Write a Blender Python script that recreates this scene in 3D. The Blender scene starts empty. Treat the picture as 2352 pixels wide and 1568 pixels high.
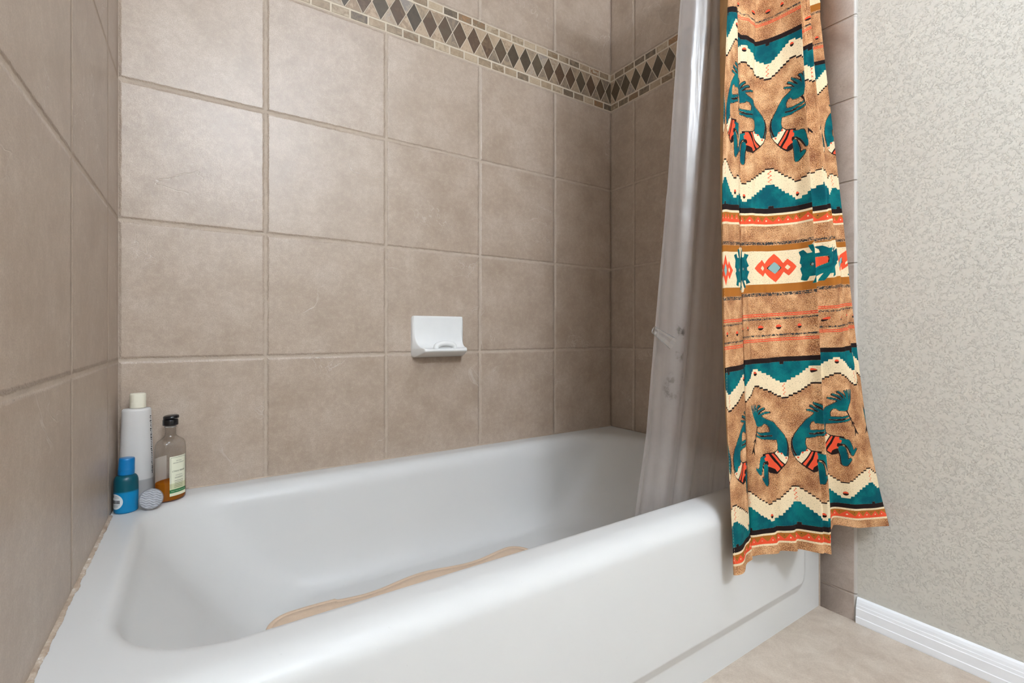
import bpy, bmesh, math, random
import numpy as np
from mathutils import Vector, Matrix

random.seed(7)
scene = bpy.context.scene
COL = scene.collection
W = 1.524            # alcove width
RIM = 0.352          # tub rim height
CAMH = 0.7221
ROOM_Y = -2.9
CEIL = 2.44


# ------------------------------------------------------------------ helpers
def srgb(r, g, b, a=1.0):
    def c(v):
        v /= 255.0
        return v / 12.92 if v <= 0.04045 else ((v + 0.055) / 1.055) ** 2.4
    return (c(r), c(g), c(b), a)


def link(name, me, m=None, parent=None):
    o = bpy.data.objects.new(name, me)
    COL.objects.link(o)
    if m is not None:
        o.data.materials.append(m)
    if parent is not None:
        o.parent = parent
        o.matrix_parent_inverse = Matrix.Identity(4)
    return o


def tag(o, label=None, cat=None, group=None, kind=None):
    if label: o['label'] = label
    if cat: o['category'] = cat
    if group: o['group'] = group
    if kind: o['kind'] = kind
    return o


def empty(name, loc):
    o = bpy.data.objects.new(name, None)
    COL.objects.link(o)
    o.location = loc
    o.empty_display_size = 0.03
    return o


def smooth(me):
    me.polygons.foreach_set('use_smooth', [True] * len(me.polygons))
    me.update()


def mesh_from(name, verts, faces, sm=True):
    me = bpy.data.meshes.new(name)
    me.from_pydata([tuple(map(float, v)) for v in verts], [], faces)
    me.validate()
    if sm: smooth(me)
    return me


def grid_mesh(name, P, closed_u=False, sm=True, cap0=False, cap1=False):
    """P: array rows x cols x 3"""
    P = np.asarray(P, float)
    nr, nc = P.shape[:2]
    faces = []
    cc = nc if closed_u else nc - 1
    for i in range(nr - 1):
        for j in range(cc):
            k = (j + 1) % nc
            faces.append((i * nc + j, i * nc + k, (i + 1) * nc + k, (i + 1) * nc + j))
    if cap0: faces.append(tuple(reversed(range(nc))))
    if cap1: faces.append(tuple((nr - 1) * nc + j for j in range(nc)))
    return mesh_from(name, P.reshape(-1, 3), faces, sm)


def box_bm(bm, a, b):
    x0, y0, z0 = a; x1, y1, z1 = b
    vs = [bm.verts.new(p) for p in ((x0, y0, z0), (x1, y0, z0), (x1, y1, z0), (x0, y1, z0),
                                    (x0, y0, z1), (x1, y0, z1), (x1, y1, z1), (x0, y1, z1))]
    for f in ((3, 2, 1, 0), (4, 5, 6, 7), (0, 1, 5, 4), (1, 2, 6, 5), (2, 3, 7, 6), (3, 0, 4, 7)):
        bm.faces.new([vs[i] for i in f])


def box_mesh(name, *boxes):
    bm = bmesh.new()
    for a, b in boxes: box_bm(bm, a, b)
    me = bpy.data.meshes.new(name); bm.to_mesh(me); bm.free()
    return me


def lathe(name, prof, n=48, sx=1.0, sy=1.0, rot=0.0, center=(0, 0, 0)):
    """prof: (r, z); oval lathe"""
    P = []
    for r, z in prof:
        row = []
        for k in range(n):
            a = 2 * math.pi * k / n
            x, y = r * sx * math.cos(a), r * sy * math.sin(a)
            row.append((center[0] + x * math.cos(rot) - y * math.sin(rot),
                        center[1] + x * math.sin(rot) + y * math.cos(rot), center[2] + z))
        P.append(row)
    return grid_mesh(name, P, closed_u=True, cap0=prof[0][0] > 1e-5, cap1=prof[-1][0] > 1e-5)


def tube(name, pts, r, n=12, closed=False, cap=True):
    pts = [Vector(p) for p in pts]
    rs = r if isinstance(r, (list, tuple)) else [r] * len(pts)
    P = []
    prev = None
    for i, p in enumerate(pts):
        if closed:
            t = (pts[(i + 1) % len(pts)] - pts[i - 1]).normalized()
        else:
            t = (pts[min(i + 1, len(pts) - 1)] - pts[max(i - 1, 0)]).normalized()
        if prev is None:
            up = Vector((0, 0, 1)) if abs(t.z) < 0.9 else Vector((1, 0, 0))
            a = t.cross(up).normalized()
        else:
            a = (prev - t * prev.dot(t)).normalized()
        prev = a
        b = t.cross(a)
        P.append([p + (a * math.cos(2 * math.pi * k / n) + b * math.sin(2 * math.pi * k / n)) * rs[i] for k in range(n)])
    if closed: P.append(P[0])
    return grid_mesh(name, np.array([[tuple(v) for v in row] for row in P]), closed_u=True,
                     cap0=cap and not closed, cap1=cap and not closed)


# ------------------------------------------------------------------ node expressions
class X:
    """A float socket in a node tree with arithmetic."""
    def __init__(s, nt, sock): s.nt, s.k = nt, sock
    def _m(s, op, *a):
        n = s.nt.nodes.new('ShaderNodeMath'); n.operation = op
        for i, v in enumerate(a):
            if isinstance(v, X): s.nt.links.new(v.k, n.inputs[i])
            else: n.inputs[i].default_value = v
        return X(s.nt, n.outputs[0])
    def __add__(s, o): return s._m('ADD', s, o)
    __radd__ = __add__
    def __sub__(s, o): return s._m('SUBTRACT', s, o)
    def __rsub__(s, o): return s._m('SUBTRACT', o, s)
    def __mul__(s, o): return s._m('MULTIPLY', s, o)
    __rmul__ = __mul__
    def __truediv__(s, o): return s._m('DIVIDE', s, o)
    def abs(s): return s._m('ABSOLUTE', s)
    def floor(s): return s._m('FLOOR', s)
    def round(s): return s._m('ROUND', s)
    def min(s, o): return s._m('MINIMUM', s, o)
    def max(s, o): return s._m('MAXIMUM', s, o)
    def lt(s, o): return s._m('LESS_THAN', s, o)
    def gt(s, o): return s._m('GREATER_THAN', s, o)
    def exp(s): return s._m('EXPONENT', s)
    def pow(s, o): return s._m('POWER', s, o)
    def sstep(s, a, b, lo=0.0, hi=1.0, kind='SMOOTHSTEP'):
        n = s.nt.nodes.new('ShaderNodeMapRange'); n.interpolation_type = kind
        s.nt.links.new(s.k, n.inputs['Value'])
        for nm, v in (('From Min', a), ('From Max', b), ('To Min', lo), ('To Max', hi)): n.inputs[nm].default_value = v
        return X(s.nt, n.outputs['Result'])


class Mat:
    def __init__(s, name):
        s.m = bpy.data.materials.new(name); s.m.use_nodes = True
        s.nt = s.m.node_tree
        s.nt.nodes.clear()
        s.out = s.nt.nodes.new('ShaderNodeOutputMaterial')
    def node(s, t, **kw):
        n = s.nt.nodes.new(t)
        for k, v in kw.items(): setattr(n, k, v)
        return n
    def L(s, a, b): s.nt.links.new(a.k if isinstance(a, X) else a, b)
    def pos(s):
        tc = s.node('ShaderNodeTexCoord')
        sp = s.node('ShaderNodeSeparateXYZ'); s.L(tc.outputs['Object'], sp.inputs[0])
        s.P = tc.outputs['Object']
        return X(s.nt, sp.outputs[0]), X(s.nt, sp.outputs[1]), X(s.nt, sp.outputs[2])
    def vec(s, x, y, z):
        c = s.node('ShaderNodeCombineXYZ')
        for i, v in enumerate((x, y, z)):
            if isinstance(v, X): s.L(v, c.inputs[i])
            else: c.inputs[i].default_value = v
        return c.outputs[0]
    def noise(s, vec, scale, detail=3, rough=0.55, dist=0.0):
        n = s.node('ShaderNodeTexNoise')
        s.L(vec, n.inputs['Vector'])
        n.inputs['Scale'].default_value = scale; n.inputs['Detail'].default_value = detail
        n.inputs['Roughness'].default_value = rough; n.inputs['Distortion'].default_value = dist
        return X(s.nt, n.outputs['Fac'])
    def rand(s, vec):
        n = s.node('ShaderNodeTexWhiteNoise', noise_dimensions='3D'); s.L(vec, n.inputs['Vector'])
        return X(s.nt, n.outputs['Value'])
    def ramp(s, fac, stops, interp='LINEAR'):
        n = s.node('ShaderNodeValToRGB'); n.color_ramp.interpolation = interp
        el = n.color_ramp.elements
        while len(el) > 1: el.remove(el[-1])
        el[0].position = stops[0][0]; el[0].color = stops[0][1]
        for p, c in stops[1:]:
            e = el.new(p); e.color = c
        s.L(fac, n.inputs[0])
        return n.outputs[0]
    def mix(s, fac, a, b, mode='MIX'):
        n = s.node('ShaderNodeMix', data_type='RGBA', blend_type=mode)
        for v, i in ((fac, n.inputs[0]), (a, n.inputs[6]), (b, n.inputs[7])):
            if isinstance(v, X): s.L(v, i)
            elif isinstance(v, (int, float, tuple)): i.default_value = v
            else: s.L(v, i)
        return n.outputs[2]
    def bump(s, h, dist=0.002, strength=1.0, normal=None):
        n = s.node('ShaderNodeBump'); s.L(h, n.inputs['Height'])
        n.inputs['Distance'].default_value = dist; n.inputs['Strength'].default_value = strength
        if normal is not None: s.L(normal, n.inputs['Normal'])
        return n.outputs[0]
    def bsdf(s, color, rough=0.5, spec=0.5, normal=None, **kw):
        n = s.node('ShaderNodeBsdfPrincipled')
        for v, k in ((color, 'Base Color'), (rough, 'Roughness'), (spec, 'Specular IOR Level')):
            if isinstance(v, (int, float, tuple)): n.inputs[k].default_value = v
            else: s.L(v, n.inputs[k])
        for k, v in kw.items():
            k = k.replace('_', ' ')
            if isinstance(v, (int, float, tuple)): n.inputs[k].default_value = v
            else: s.L(v, n.inputs[k])
        if normal is not None: s.L(normal, n.inputs['Normal'])
        return n.outputs[0]
    def done(s, sh):
        s.L(sh, s.out.inputs['Surface']); return s.m


def simple(name, col, rough=0.4, spec=0.5, nscale=40.0, amt=0.06, bump=0.0, **kw):
    M = Mat(name); M.pos()
    n = M.noise(M.P, nscale)
    c2 = tuple(max(0, v * (1 - amt)) for v in col[:3]) + (1,)
    c = M.mix(n, col, c2)
    nr = M.bump(n, bump) if bump else None
    return M.done(M.bsdf(c, rough, spec, nr, **kw))


# ------------------------------------------------------------------ tile
PITCH = 0.31475
ROW0 = 0.0325
BAND0, BAND1 = 1.606, 1.752


def tile_material(name, axis, off, cut_lo, cut_hi, seed):
    """wall tile: grout lines at off + k*PITCH along the wall, rows up the wall, a mosaic accent band"""
    M = Mat(name)
    x, y, z = M.pos()
    h = x if axis == 'x' else y * -1.0
    jit = M.noise(M.P, 55, 3, 0.6)
    jit2 = M.noise(M.P, 260, 1, 0.6)
    wob = (jit - 0.5) * 0.0045 + (jit2 - 0.5) * 0.003
    m = (h - off) / PITCH
    dh = (m - m.round()).abs() * PITCH
    dh = dh.min((h - cut_lo).abs() + 0.002).min((h - cut_hi).abs() + 0.002)
    zl = (z - ROW0) / 0.3145
    dl = (zl - zl.round()).abs() * 0.3145
    zu = (z - BAND1) / 0.3145
    du = (zu - zu.round()).abs() * 0.3145
    above = z.gt(BAND1 - 0.0001)
    dz = dl * (1.0 - above) + du * above
    d = dh.min(dz) + wob
    tile = d.sstep(0.0027, 0.0048)
    edge = d.sstep(0.0014, 0.0085)
    # tile colour
    ci = m.floor(); cj = zl.floor()
    tr = M.rand(M.vec(ci, cj, float(seed)))
    sh = M.vec(tr * 7.0 + x, tr * 3.0 + y, z + tr * 5.0)
    cloud = M.noise(sh, 12, 4, 0.70)
    grain = M.noise(M.P, 420, 2, 0.7)
    fine = M.noise(M.P, 75, 4, 0.72)
    col = M.ramp(cloud, [(0.28, srgb(169, 150, 132)), (0.5, srgb(184, 166, 149)), (0.72, srgb(198, 182, 166))])
    col = M.mix(grain.sstep(0.35, 0.65) * 0.42, col, srgb(150, 131, 114))
    col = M.mix(fine.sstep(0.5, 0.75) * 0.22, col, srgb(204, 190, 176))
    col = M.mix(fine.sstep(0.30, 0.62, 1.0, 0.0) * 0.34, col, srgb(158, 138, 122))
    col = M.mix(tr * 0.10, col, srgb(200, 185, 168))
    # thin clefts of the slate-look glaze
    w1 = M.noise(sh, 5.0, 4, 0.55, 0.9)
    cleft = (w1 - 0.5).abs().sstep(0.0, 0.007, 1.0, 0.0)
    cm = M.noise(sh, 4.0, 1, 0.5).sstep(0.56, 0.66)
    cleft = cleft * cm
    col = M.mix(cleft * 0.5, col, srgb(205, 195, 184))
    gcol = M.mix(jit, srgb(196, 181, 165), srgb(168, 150, 132))
    # mosaic band
    cw = 0.0515
    u = h / cw
    iu = u.floor(); fu = (u - iu - 0.5).abs() * 2.0           # 0 centre .. 1 edge
    zb0, zb1 = BAND0 + 0.027, BAND1 - 0.026
    zc, zh = (zb0 + zb1) / 2, (zb1 - zb0) / 2
    fz = (z - zc).abs() / zh
    dia = (fu + fz - 1.0)                                      # <0 inside the diamond
    g = 0.046
    in_mid = (z - zc).abs().lt(zh - 0.003)
    dia_m = dia.sstep(-g - 0.03, -g, 1.0, 0.0)
    tri_m = dia.sstep(g * 0.7, g * 0.7 + 0.03)
    side = z.gt(zc)
    # triangles are centred on the cell borders
    it = (u + 0.5).floor()
    rd = M.rand(M.vec(iu, side * 0.0, seed + 3.0))
    rt = M.rand(M.vec(it, side + 2.0, seed + 5.0))
    marble = M.noise(M.P, 45, 3, 0.65, 1.2)
    dcol = M.ramp((rd * 0.8 + marble * 0.7 - 0.25), [(0.0, srgb(66, 53, 38)), (0.45, srgb(92, 78, 58)), (0.8, srgb(86, 62, 42)), (1.0, srgb(122, 98, 72))])
    tcol = M.ramp((rt * 0.9 + marble * 0.8 - 0.35), [(0.0, srgb(118, 104, 90)), (0.28, srgb(168, 146, 120)), (0.5, srgb(186, 162, 136)), (0.66, srgb(146, 122, 98)), (0.82, srgb(176, 158, 138)), (1.0, srgb(140, 130, 122))])
    ub = h / cw + side * 0.43 + 0.2
    ib = ub.floor(); fb = (ub - ib - 0.5).abs()
    rb = M.rand(M.vec(ib, side + 8.0, seed + 9.0))
    bcol = M.ramp((rb * 0.95 + marble * 0.6 - 0.28), [(0.0, srgb(96, 82, 66)), (0.3, srgb(160, 138, 112)), (0.55, srgb(184, 164, 138)), (0.75, srgb(128, 108, 84)), (0.9, srgb(150, 110, 72)), (1.0, srgb(190, 176, 156))])
    eb = ((z - BAND0).abs()).min((z - BAND1).abs()).min((z - zb0).abs()).min((z - zb1).abs())
    brick = fb.sstep(0.43, 0.46, 1.0, 0.0) * (eb + (jit2 - 0.5) * 0.001).sstep(0.0022, 0.0034)
    inband = z.gt(BAND0) * z.lt(BAND1)
    mid_tile = (dia_m.max(tri_m)) * in_mid
    mcol = M.mix(dia_m, tcol, dcol)
    bandcol = M.mix(in_mid, bcol, mcol)
    btile = mid_tile * in_mid + brick * (1.0 - in_mid)
    bgrout = srgb(206, 192, 172)
    bandcol = M.mix(btile, bgrout, bandcol)
    base = M.mix(tile, gcol, col)
    final = M.mix(inband, base, bandcol)
    relief = edge * 1.0 + cloud * 0.20 + fine * 0.13 + grain * 0.045 - cleft * 0.16
    relief = relief * (1.0 - inband) + (btile * 0.55 + marble * 0.1) * inband
    nrm = M.bump(relief, 0.0023, 1.0)
    tm = tile * (1.0 - inband) + btile * inband
    rough = tm * -0.38 + 0.76 + (cloud - 0.5) * 0.10 + inband * 0.10
    return M.done(M.bsdf(final, rough, 0.62, nrm))


m_back = tile_material('back_tile', 'x', 0.2936, 0.0, W, 1)
m_left = tile_material('left_tile', 'y', 0.1398, 0.0, 5.0, 11)
m_right = tile_material('right_tile', 'y', 0.1203, 0.0, 0.7655, 23)


def paint_material():
    M = Mat('knockdown_paint'); x, y, z = M.pos()
    n1 = M.noise(M.P, 250, 4, 0.64, 0.25)
    n2 = M.noise(M.P, 85, 2, 0.5, 0.3)
    n3 = M.noise(M.P, 420, 2, 0.5)
    plate = n1.sstep(0.50, 0.60) * n2.sstep(0.36, 0.60)
    hgt = plate * 0.7 + n3 * 0.25 + n1 * 0.3
    col = M.mix(M.noise(M.P, 3, 3), srgb(213, 208, 198), srgb(205, 200, 190))
    return M.done(M.bsdf(col, 0.55, 0.35, M.bump(hgt, 0.0010, 0.9)))


m_paint = paint_material()
m_ceil = simple('ceiling_paint', srgb(232, 230, 224), 0.8, 0.2, 60, 0.04, 0.001)
m_trim = simple('white_trim_paint', srgb(246, 247, 250), 0.35, 0.5, 30, 0.03, 0.0003)


def floor_material():
    M = Mat('floor_tile'); x, y, z = M.pos()
    a = ((x - 0.93) / 0.62); da = (a - a.round()).abs() * 0.62
    b = ((y + 1.2) / 0.62); db = (b - b.round()).abs() * 0.62
    d = da.min(db) + (M.noise(M.P, 60, 3) - 0.5) * 0.002
    t = d.sstep(0.002, 0.004)
    cl = M.noise(M.P, 15, 7, 0.72, 0.4); gr = M.noise(M.P, 300, 3, 0.7)
    streak = M.noise(M.vec(x * 1.6 + y * 1.2, x * -8.0 + y * 9.0, z), 5.0, 5, 0.65)
    col = M.ramp(cl * 0.85 + streak * 0.15, [(0.32, srgb(178, 162, 147)), (0.52, srgb(197, 183, 168)), (0.7, srgb(212, 200, 186))])
    col = M.mix(gr.sstep(0.35, 0.7) * 0.25, col, srgb(150, 134, 118))
    spot = M.noise(M.P, 38, 2, 0.4).sstep(0.76, 0.79)
    col = M.mix(spot * 0.5, col, srgb(110, 95, 82))
    col = M.mix(t, srgb(170, 155, 140), col)
    return M.done(M.bsdf(col, 0.5, 0.4, M.bump(d.sstep(0.001, 0.005) + cl * 0.3 + gr * 0.08, 0.0018)))


m_floor = floor_material()

# ------------------------------------------------------------------ room shell
tag(link('floor', box_mesh('floor', ((-0.1, ROOM_Y - 0.1, -0.05), (W + 0.12, 0.1, 0.0))), m_floor),
    'beige stone-look tile floor beside the bathtub', 'floor', kind='structure')
tag(link('ceiling', box_mesh('ceiling', ((-0.1, ROOM_Y - 0.1, CEIL), (W + 0.12, 0.1, CEIL + 0.05))), m_ceil),
    'white painted bathroom ceiling', 'ceiling', kind='structure')
tag(link('wall_back', box_mesh('wall_back', ((0.0, 0.0, 0.0), (W + 0.1, 0.1, CEIL))), m_back),
    'beige tiled wall behind the bathtub with mosaic accent band', 'wall', kind='structure')
tag(link('wall_left', box_mesh('wall_left', ((-0.1, -0.86, 0.0), (0.0, 0.1, CEIL)), ((-0.1, ROOM_Y, 0.0), (-0.008, -0.86, CEIL))), m_left),
    'beige tiled wall at the near end of the bathtub', 'wall', kind='structure')
wl = bpy.data.objects['wall_left']
wl.data.materials.append(m_paint)
for p in wl.data.polygons:
    if p.center.y < -0.87: p.material_index = 1
wr = tag(link('wall_right', box_mesh('wall_right', ((W + 0.007, ROOM_Y, 0.0), (W + 0.1, 0.0, CEIL))), m_paint),
         'cream knockdown-textured painted wall right of the shower curtain', 'wall', kind='structure')
link('tile_facing', box_mesh('tile_facing', ((W, -0.7655, 0.0), (W + 0.0075, 0.0, CEIL))), m_right, wr)
tag(link('wall_front', box_mesh('wall_front', ((-0.1, ROOM_Y - 0.1, 0.0), (W + 0.12, ROOM_Y, CEIL))), m_paint),
    'cream painted wall behind the camera', 'wall', kind='structure')


# bullnose trim column at the end of the tiling
def bullnose_material():
    M = Mat('bullnose_tile'); x, y, z = M.pos()
    q = (z - 0.066) / 0.2077
    d = (q - q.round()).abs() * 0.2077 + (M.noise(M.P, 80, 3) - 0.5) * 0.002
    t = d.sstep(0.0012, 0.0026)
    cl = M.noise(M.P, 12, 5, 0.65, 0.6); gr = M.noise(M.P, 300, 3, 0.7)
    col = M.ramp(cl, [(0.3, srgb(165, 148, 136)), (0.52, srgb(186, 171, 160)), (0.74, srgb(203, 190, 180))])
    col = M.mix(gr.sstep(0.3, 0.7) * 0.3, col, srgb(150, 134, 122))
    col = M.mix(t, srgb(176, 160, 146), col)
    w1 = M.noise(M.P, 14.0, 5, 0.55, 0.8)
    cleft = (w1 - 0.5).abs().sstep(0.0, 0.006, 1.0, 0.0) * M.noise(M.P, 6).sstep(0.5, 0.6)
    col = M.mix(cleft * 0.5, col, srgb(110, 92, 80))
    caulk = (y + 0.8425).lt(0.0)
    col = M.mix(caulk, col, srgb(184, 178, 171))
    return M.done(M.bsdf(col, 0.45, 0.45, M.bump(d.sstep(0.0008, 0.004) + cl * 0.3 + gr * 0.06, 0.0028)))


bm = bmesh.new()
prof = [(W + 0.0072, -0.7655), (W, -0.7655)]
for k in range(9):
    a = math.pi / 2 * k / 8
    prof.append((W + 0.0072 * (1 - math.cos(a)), -0.8405 - 0.0072 * math.sin(a)))
prof.append((W + 0.0072, -0.8477))
rows = [[(px, py, z) for px, py in prof] for z in (0.0, CEIL - 0.002)]
link('bullnose_trim', grid_mesh('bullnose_trim', rows), bullnose_material(), wr)

# baseboard along the painted wall
bp = [(W + 0.0069, 0.0), (W - 0.006, 0.0), (W - 0.0065, 0.003), (W - 0.0065, 0.016), (W - 0.0052, 0.0175), (W - 0.0052, 0.037),
      (W - 0.0040, 0.0385), (W - 0.0032, 0.0450), (W - 0.0022, 0.0462), (W - 0.0012, 0.0525), (W + 0.001, 0.0585), (W + 0.0035, 0.0612), (W + 0.0069, 0.0618)]
me = grid_mesh('baseboard_right', [[(px, yy, z) for px, z in bp] for yy in (-0.8485, ROOM_Y + 0.002)], sm=False, cap0=True, cap1=True)
tag(link('baseboard_right', me, m_trim), 'white moulded baseboard along the cream wall', 'baseboard', kind='structure')


# ------------------------------------------------------------------ bathtub
def rr_ring(x0, x1, y0, y1, r, nF=260, nS=90, nA=20):
    """rounded rectangle, counter-clockwise from the front left corner; fixed point count"""
    r = max(r, 1e-4)
    pts = []
    def seg(a, b, n, end=0):
        for k in range(n):
            t = k / n
            pts.append((a[0] + (b[0] - a[0]) * t, a[1] + (b[1] - a[1]) * t))
    def arc(cx, cy, a0, n):
        for k in range(n):
            a = a0 + math.pi / 2 * k / n
            pts.append((cx + r * math.cos(a), cy + r * math.sin(a)))
    seg((x0 + r, y0), (x1 - r, y0), nF)
    arc(x1 - r, y0 + r, -math.pi / 2, nA)
    seg((x1, y0 + r), (x1, y1 - r), nS)
    arc(x1 - r, y1 - r, 0, nA)
    seg((x1 - r, y1), (x0 + r, y1), nF // 2)
    arc(x0 + r, y1 - r, math.pi / 2, nA)
    seg((x0, y1 - r), (x0, y0 + r), nS)
    arc(x0 + r, y0 + r, math.pi, nA)
    return np.array(pts)


def enamel():
    M = Mat('white_enamel'); M.pos()
    n = M.noise(M.P, 6, 3); s = M.noise(M.P, 160, 2, 0.4)
    c = M.mix(n, srgb(213, 212, 210), srgb(208, 207, 205))
    c = M.mix(s.sstep(0.74, 0.78) * 0.12, c, srgb(170, 168, 160))
    sh = M.bsdf(c, 0.32, 0.24, M.bump(M.noise(M.P, 9, 2), 0.0012, 0.35))
    return M.done(sh)


m_enamel = enamel()
tub = tag(empty('bathtub', (W / 2, -0.38, 0)), 'white enamel alcove bathtub with a raised apron panel', 'bathtub')
TY = -0.762


def apron_bulge(x, z):
    # rounded raised panel on the apron
    hx, cx = (1.448 - 0.06) / 2, (1.448 + 0.06) / 2
    r = 0.045
    qx = np.abs(x - cx) - (hx - r)
    z0 = 0.071
    qz = (z0 + r) - z
    d = np.hypot(np.maximum(qx, 0), np.maximum(qz, 0)) + np.minimum(np.maximum(qx, qz), 0) - r
    return 0.012 * np.clip(-d / 0.026, 0, 1)


def tub_rings(L):
    out = []
    for (z, x0, x1, y0, y1, r, bulge) in L:
        p = rr_ring(x0, x1, y0, y1, r)
        q = np.zeros((len(p), 3)); q[:, :2] = p; q[:, 2] = z
        if bulge:
            f = np.arange(len(p)) < 260
            q[f, 1] -= apron_bulge(q[f, 0], z) * bulge
        out.append(q)
    return out


e = 0.0006
ap = []
zs = list(np.arange(0.0, 0.065, 0.013)) + list(np.arange(0.066, 0.13, 0.0022)) + list(np.arange(0.135, 0.316, 0.015))
for z in zs: ap.append((z, e, W - e, TY, -e, 0.0005, 1.0))
RR = 0.036
for k in range(1, 15):
    a = math.pi / 2 * k / 14
    ap.append((RIM - RR + RR * math.sin(a), e, W - e, TY + RR * (1 - math.cos(a)), -e, 0.0005, 1.0 - (1 - math.cos(a)) * 0.75))
last = ap[-1]
ap.append((RIM, e, W - e, TY + RR + 0.004, -e, 0.0005, 0.1))
me = grid_mesh('apron', tub_rings(ap), closed_u=True)
link('apron', me, m_enamel, tub).location = (-W / 2, 0.38, 0)

IX0, IX1, IY0, IY1 = 0.047, 1.455, -0.701, -0.040       # where the rim starts to roll into the basin
bs = [(RIM, e, W - e, TY + RR + 0.004, -e, 0.0005, 0.1), (RIM, 0.004, W - 0.006, TY + RR + 0.006, -0.004, 0.004, 0),
      (RIM, 0.020, W - 0.03, TY + RR + 0.010, -0.016, 0.07, 0), (RIM - 0.0002, IX0 - 0.006, IX1 + 0.012, IY0 - 0.005, IY1 + 0.006, 0.15, 0)]
FX0, FX1, FY0, FY1, FZ = 0.235, 1.27, -0.625, -0.125, 0.088
# wall profile: (drop, inset fraction) rolled lip then sloping wall then fillet
lip = [(0.0006, 0.000, 0.000), (0.0025, 0.006, 0.006), (0.006, 0.011, 0.0115), (0.0115, 0.0155, 0.017), (0.020, 0.0195, 0.022), (0.032, 0.0235, 0.027)]
for dz, dx, dy in lip:
    bs.append((RIM - dz, IX0 + dx * 0.75, IX1 - dx * 1.6, IY0 + dy * 0.8, IY1 - dy * 1.2, 0.15, 0))
xa, xb, ya, yb = IX0 + 0.0176, IX1 - 0.0376, IY0 + 0.0216, IY1 - 0.0324
z_a, z_b = RIM - 0.032, FZ + 0.105
for k in range(1, 9):
    t = k / 8
    z = z_a + (z_b - z_a) * t
    s = t ** 1.12
    bs.append((z, xa + (FX0 - 0.085 - xa) * s, xb + (FX1 + 0.06 - xb) * s, ya + (FY0 - 0.03 - ya) * s, yb + (FY1 + 0.035 - yb) * s, 0.15 - 0.01 * t, 0))
def fillet(A, B, C, t): return (1 - t) ** 2 * A + 2 * t * (1 - t) * B + t * t * C
ks = 1.12 * 0.105 / (z_a - z_b)                             # the wall's slope carried on to the floor
ex0, ex1, ey0, ey1 = FX0 - 0.085, FX1 + 0.06, FY0 - 0.03, FY1 + 0.035
ends = [(ex0, xa, FX0 + 0.028), (ex1, xb, FX1 - 0.07), (ey0, ya, FY0 + 0.04), (ey1, yb, FY1 - 0.025)]
for k in range(1, 15):
    t = k / 14
    v = [fillet(E_, E_ + (E_ - S0) * ks, C_, t) for E_, S0, C_ in ends]
    bs.append((fillet(z_b, FZ, FZ, t), v[0], v[1], v[2], v[3], 0.14 + 0.03 * t, 0))
for s in (0.25, 0.55, 0.85):
    a = bs[-1]
    bs.append((FZ - 0.0003, FX0 + 0.028 + 0.23 * s, FX1 - 0.07 - 0.25 * s, FY0 + 0.04 + 0.19 * s, FY1 - 0.025 - 0.2 * s, 0.17 - 0.14 * s, 0))
me = grid_mesh('basin', tub_rings(bs), closed_u=True, cap1=True)
link('basin', me, m_enamel, tub).location = (-W / 2, 0.38, 0)


# old caulk bead along the tile/tub joint
def caulk_material():
    M = Mat('old_caulk'); M.pos()
    n = M.noise(M.P, 30, 5, 0.7)
    c = M.ramp(n, [(0.38, srgb(158, 138, 120)), (0.52, srgb(182, 164, 146)), (0.60, srgb(196, 182, 166)), (0.66, srgb(226, 224, 220))])
    return M.done(M.bsdf(c, 0.6, 0.3, M.bump(M.noise(M.P, 90, 4), 0.002)))


m_caulk = caulk_material()
rng = np.random.RandomState(4)


def bead(name, a, b, wallx, n=260, w=0.006, h=0.004, rough=1.0):
    """irregular quarter bead from a to b; wallx: True when it runs along the left wall"""
    P = []
    nz = np.convolve(rng.rand(n + 20), np.ones(13) / 13, 'same')[10:10 + n] * 1.6 - 0.3
    nz2 = np.convolve(rng.rand(n + 20), np.ones(5) / 5, 'same')[10:10 + n]
    for k in range(n):
        t = k / (n - 1)
        c = Vector(a).lerp(Vector(b), t)
        ww = w * (0.55 + rough * (0.8 * nz[k] + 0.35 * nz2[k]))
        hh = h * (0.6 + rough * 0.8 * nz2[k])
        row = []
        for q in range(6):
            an = math.pi / 2 * q / 5
            oo = ww * math.cos(an); vv = hh * math.sin(an)
            row.append((c.x + (oo if wallx else 0), c.y - (0 if wallx else oo), c.z + vv))
        P.append(row)
    return grid_mesh(name, P)


tag(link('trim_1', bead('trim_1', (0.0, -0.12, RIM + 0.0003), (0.0, -0.76, RIM + 0.0003), True, 420, 0.0045, 0.0026, 1.1), m_caulk),
    'ragged old caulk bead where the near tiled wall meets the tub', 'caulk', kind='structure')
tag(link('trim_2', bead('trim_2', (0.13, -0.0, RIM + 0.0003), (W, -0.0, RIM + 0.0003), False, 300, 0.003, 0.0035, 0.6),
         simple('beige_caulk', srgb(186, 168, 150), 0.6, 0.3, 60, 0.15)),
    'thin caulk line where the back wall meets the tub', 'caulk', kind='structure')


# ------------------------------------------------------------------ bath mat
def mat_material():
    M = Mat('peach_vinyl'); M.pos()
    n = M.noise(M.P, 120, 3)
    return M.done(M.bsdf(M.mix(n, srgb(226, 200, 174), srgb(214, 186, 158)), 0.45, 0.4, M.bump(M.noise(M.P, 500, 2), 0.0006)))


mx0, mx1, myb, myf = 0.268, 0.955, -0.190, -0.560


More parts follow.
